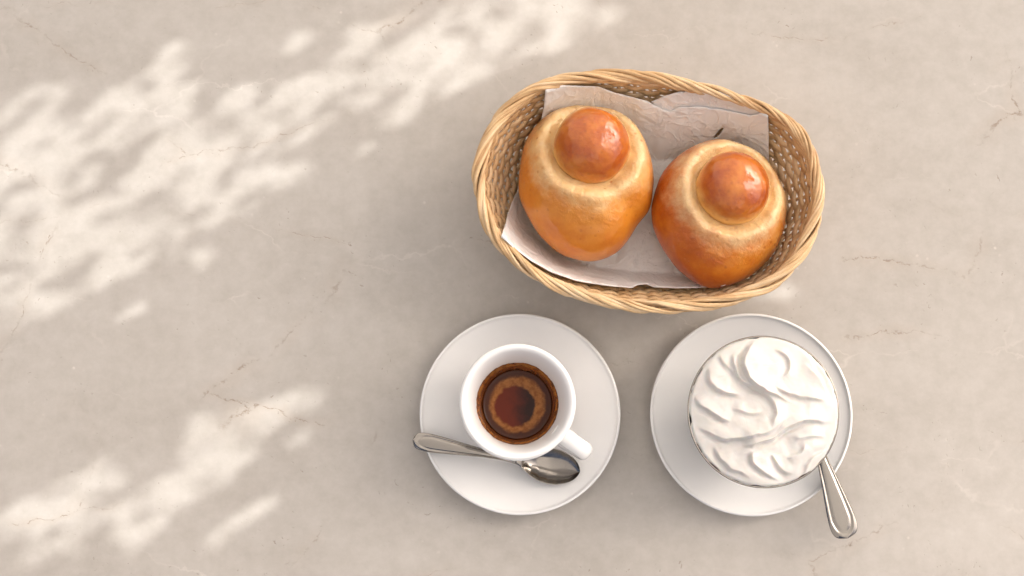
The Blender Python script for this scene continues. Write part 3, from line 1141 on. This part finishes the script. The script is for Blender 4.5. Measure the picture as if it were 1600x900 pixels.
def teaspoon(label, tip, end, z0, wsc, zend=0.0):
    """tip / end: world points on the table plan; the spoon runs from bowl tip to handle end"""
    dv = Vector((end.x - tip.x, end.y - tip.y, 0))
    L = dv.length
    root = empty('teaspoon', (tip.x, tip.y, z0), math.atan2(dv.y, dv.x))
    tag(root, label, 'spoon', 'teaspoons')
    k = L / 0.105
    S_ = np.array([0, .001, .003, .007, .013, .019, .025, .030, .034, .038, .043, .050, .060, .072, .082, .090, .096, .100, .1025, .1042, .105])
    W_ = np.array([.0003, .0030, .0056, .0083, .0102, .0107, .0098, .0078, .0052, .0031, .0023, .0021, .0024, .0035, .0045, .0052, .0055, .0053, .0046, .0032, .0003])
    Zc = np.array([.0066, .0066, .0066, .0066, .0065, .0065, .0066, .0068, .0072, .0079, .0088, .0099, .0108, .0110, .0106, .0101, .0097, .0094, .0093, .0092, .0092])

    def part(name, s0, s1, ns, is_bowl):
        s = np.linspace(s0, s1, ns)
        if not is_bowl:
            e = (1 - np.cos(np.linspace(0, math.pi / 2, 14)))[::-1]
            s = np.concatenate([np.linspace(s0, 0.094, ns), 0.105 - (0.105 - 0.094) * e[1:]])
        else:
            e = 1 - np.cos(np.linspace(0, math.pi / 2, 14))
            s = np.concatenate([0.012 * e, np.linspace(0.012, s1, ns)[1:]])
        w = np.interp(s, S_, W_)
        # smooth the width curve
        for _ in range(3):
            w[1:-1] = 0.25 * w[:-2] + 0.5 * w[1:-1] + 0.25 * w[2:]
        zc = np.interp(s, S_, Zc)
        nt_ = 41
        t = np.linspace(-1, 1, nt_)
        top, bot = [], []
        for si, wi, zi in zip(s, w, zc):
            db = max(0.0, 1 - ((si - 0.0175) / 0.0190) ** 2)
            dep = 0.0060 * db ** 0.75
            hb = float(sstep(0.036, 0.060, si))
            for tj in t:
                y = wi * wsc * tj
                bowl_z = -dep * (1 - abs(tj) ** 2.2) if db > 0 else 0
                rim = hb * (0.00042 * math.exp(-((abs(tj) - 0.86) / 0.085) ** 2) - 0.0004 * math.exp(-((abs(tj) - 0.66) / 0.09) ** 2))
                if si > 0.094:
                    e_ = (si - 0.094) / 0.011
                    tq = math.sqrt(min(1, (tj * wi / 0.0053) ** 2 + e_ ** 2 * 0.9))
                    rim = 0.00042 * math.exp(-((tq - 0.84) / 0.085) ** 2) - 0.0004 * math.exp(-((tq - 0.64) / 0.09) ** 2)
                dome = (0.0010 * (1 - tj * tj)) * (1 if db <= 0 else 0.0)
                top.append((si * k, y, zi + bowl_z + rim + dome + 0.0002 * (1 - tj ** 8)))
                th_ = 0.0009 if db > 0 else 0.0016
                bot.append((si * k, y, zi + bowl_z - th_ * (1 - abs(tj) ** 5) - 0.0001))
        n_ = len(s)
        verts = top + bot
        fs = grid_faces(n_, nt_)
        fs = [f[::-1] for f in fs]
        b = n_ * nt_
        fs += [tuple(b + q for q in f[::-1]) for f in fs]
        for i in range(n_ - 1):
            fs.append((i * nt_, (i + 1) * nt_, b + (i + 1) * nt_, b + i * nt_))
            j = nt_ - 1
            fs.append(((i + 1) * nt_ + j, i * nt_ + j, b + i * nt_ + j, b + (i + 1) * nt_ + j))
        for i in (0, n_ - 1):
            for j in range(nt_ - 1):
                q = (i * nt_ + j, i * nt_ + j + 1, b + i * nt_ + j + 1, b + i * nt_ + j)
                fs.append(q if i == 0 else q[::-1])
        mesh_obj(name, verts, fs, M_steel, root)
    part('bowl', 0.0, 0.040, 50, True)
    part('handle', 0.040, 0.105, 60, False)
    return root


tip1, end1 = at(906, 737, 0.014), at(645, 687, 0.019)
teaspoon('steel teaspoon lying across the saucer behind the espresso cup', tip1, end1, 0.0088, 1.0)
end2 = at(1325, 841, 0.019)
dir2 = (at(1287, 725, 0.019) - end2)
dir2.z = 0
dir2.normalize()
tip2 = end2 + dir2 * 0.108
teaspoon('steel teaspoon sticking out from under the cup of whipped cream', tip2, end2, 0.0088, 1.5)

# ------------------------------------------------------------------ cup of whipped cream
GZ = saucer_z(0) + 0.0002
GH = 0.056
gw = at(1193, 643, GZ + GH)
GR = 0.0425
gcup = lathe('dessert_cup', [(0 if r < 0.0002 else r, z) for r, z in smooth_profile(
    [(0.0001, 0.0020), (0.0130, 0.0020), (0.0150, 0.0045), (0.0185, 0.0120), (0.0270, 0.0240), (0.0355, 0.0385), (0.0405, 0.0500), (GR - 0.0007, GH - 0.0008), (GR - 0.0002, GH),
     (GR + 0.0004, GH - 0.0002), (GR + 0.0004, GH - 0.0012), (0.0415, 0.0495), (0.0365, 0.0375), (0.0280, 0.0228), (0.0195, 0.0108), (0.0160, 0.0035), (0.0160, 0.0006), (0.0140, 0.0001), (0.0001, 0.0004)], 6)],
    M_steel, n=160)
gcup.location = (gw.x, gw.y, GZ)
tag(gcup, 'thin rimmed steel dessert cup filled to the brim with whipped cream', 'cup')

nr_, na_ = 150, 400
rr_ = np.linspace(0, 1, nr_)[:, None] ** 0.8
aa = (np.arange(na_) / na_ * 2 * math.pi)[None, :]
edge = GR - 0.0004 + 0.0015 * noise3(np.cos(aa) * 5, np.sin(aa) * 5, 2.0) + 0.0004 * noise3(np.cos(aa) * 17, np.sin(aa) * 17, 5.0)
edge = edge + 0.0016 * np.exp(-(((aa - 6.16 + math.pi) % (2 * math.pi) - math.pi) / 0.07) ** 2)
X = rr_ * edge * np.cos(aa)
Y = rr_ * edge * np.sin(aa)


# lips of the folds the spoon left, in photograph pixels: path, height mm, run-out mm, raised side
FOLDS = [
    ([(1185, 528), (1168, 550), (1160, 575), (1172, 598), (1200, 616), (1240, 632)], 4.2, 8.0, 1),
    ([(1150, 545), (1146, 575), (1158, 597), (1186, 613), (1204, 628)], 2.6, 5.0, 1),
    ([(1104, 572), (1109, 598), (1128, 614), (1156, 619)], 3.2, 6.0, 1),
    ([(1126, 553), (1132, 572), (1150, 590)], 1.6, 3.5, 1),
    ([(1084, 620), (1106, 644), (1142, 660)], 2.8, 6.0, 1),
    ([(1086, 664), (1118, 682), (1160, 687), (1198, 673), (1236, 648)], 2.8, 5.5, 1),
    ([(1156, 699), (1180, 694), (1206, 682), (1250, 660), (1308, 664)], 3.4, 7.5, 1),
    ([(1116, 696), (1130, 726), (1172, 747)], 2.8, 5.0, 1),
    ([(1168, 700), (1176, 726), (1218, 753)], 2.6, 4.5, 1),
    ([(1200, 708), (1212, 728), (1236, 744)], 1.8, 3.5, 1),
    ([(1246, 748), (1262, 716), (1292, 696)], 2.4, 6.0, -1),
    ([(1240, 532), (1268, 566), (1292, 614)], 1.8, 3.5, -1),
    ([(1210, 548), (1226, 560), (1230, 580), (1216, 592)], 1.6, 3.5, 1),
    ([(1204, 604), (1244, 622), (1292, 628)], 1.8, 4.0, 1),
    ([(1192, 612), (1206, 640), (1198, 668)], 1.8, 3.5, 1),
    ([(1090, 690), (1104, 716), (1124, 738)], 1.6, 3.0, 1),
    ([(1256, 566), (1280, 590), (1300, 640)], 1.8, 4.5, -1),
    ([(1140, 640), (1168, 648), (1190, 644)], 1.2, 3.0, 1),
    ([(1236, 690), (1262, 684), (1290, 680)], 1.2, 3.5, 1),
    ([(1224, 712), (1242, 704), (1252, 690)], 1.4, 3.0, -1),
]


def swirl_height(X, Y):
    x, y = X * 1000, Y * 1000                                  # millimetres
    wx = x + 1.3 * noise3(x / 9, y / 9, 3.1) + 0.3 * noise3(x / 3.2, y / 3.2, 4.4)
    wy = y + 1.3 * noise3(x / 9, y / 9, 8.1) + 0.3 * noise3(x / 3.2, y / 3.2, 9.4)
    h = 2.0 * noise3(x / 20, y / 20, 41.0) + 0.7 * noise3(wx / 8, wy / 8, 14.0) + 0.05 * noise3(x / 2.2, y / 2.2, 31.0)
    for path, hh, run, side in FOLDS:
        pts = smooth_profile([((p - 1193) * 0.368, (643 - q) * 0.368) for p, q in path], 5)
        P_ = np.array(pts)
        best = np.full(x.shape, 1e9)
        sd_ = np.zeros(x.shape)
        sp = np.zeros(x.shape)
        n = len(P_) - 1
        for i in range(n):
            a, b = P_[i], P_[i + 1]
            d = b - a
            L2 = d @ d
            t = np.clip(((wx - a[0]) * d[0] + (wy - a[1]) * d[1]) / L2, 0, 1)
            dx, dy = wx - a[0] - t * d[0], wy - a[1] - t * d[1]
            dist = np.hypot(dx, dy)
            sg = np.sign(d[0] * dy - d[1] * dx)
            new = dist < best
            best = np.where(new, dist, best)
            sd_ = np.where(new, sg * dist * side, sd_)
            sp = np.where(new, (i + t) / n, sp)
        taper = sstep(0.0, 0.22, sp) * sstep(1.0, 0.72, sp)
        k_ = 1 + 0.25 * noise3(sp * 4, hh * 10.0, run)
        lip = sstep(-0.7, 1.0, sd_) * np.exp(-np.maximum(sd_ - 1.0, 0) / (run * k_))
        groove = 0.35 * np.exp(-((sd_ + 1.6) / 1.6) ** 2)
        h = h + hh * 1.12 * taper * (lip - groove)
    return h * 0.001


R2 = np.hypot(X, Y) / GR
H = swirl_height(X, Y)
dome = 0.0045 * np.clip(1 - R2 ** 2.4, 0, 1)
Zt = GH + 0.0008 + dome + H * np.clip((1.0 - R2 ** 7), 0.15, 1)
Zt = Zt - 0.0016 * sstep(0.955, 1.02, R2)
V = np.stack([X, Y, Zt - GH], -1).reshape(-1, 3)
fs = grid_faces(nr_, na_, False, True)
skirt = np.stack([X[-1] * 0.94, Y[-1] * 0.94, np.full(na_, -0.009)], -1)
b0 = len(V)
V = np.concatenate([V, skirt])
for k in range(na_):
    k2 = (k + 1) % na_
    fs.append(((nr_ - 1) * na_ + k, b0 + k, b0 + k2, (nr_ - 1) * na_ + k2))
cream = mesh_obj('whipped_cream', V, fs, M_cream)
cream.location = (gw.x, gw.y, GZ + GH)
tag(cream, 'swirled white whipped cream heaped in the steel dessert cup', 'cream')
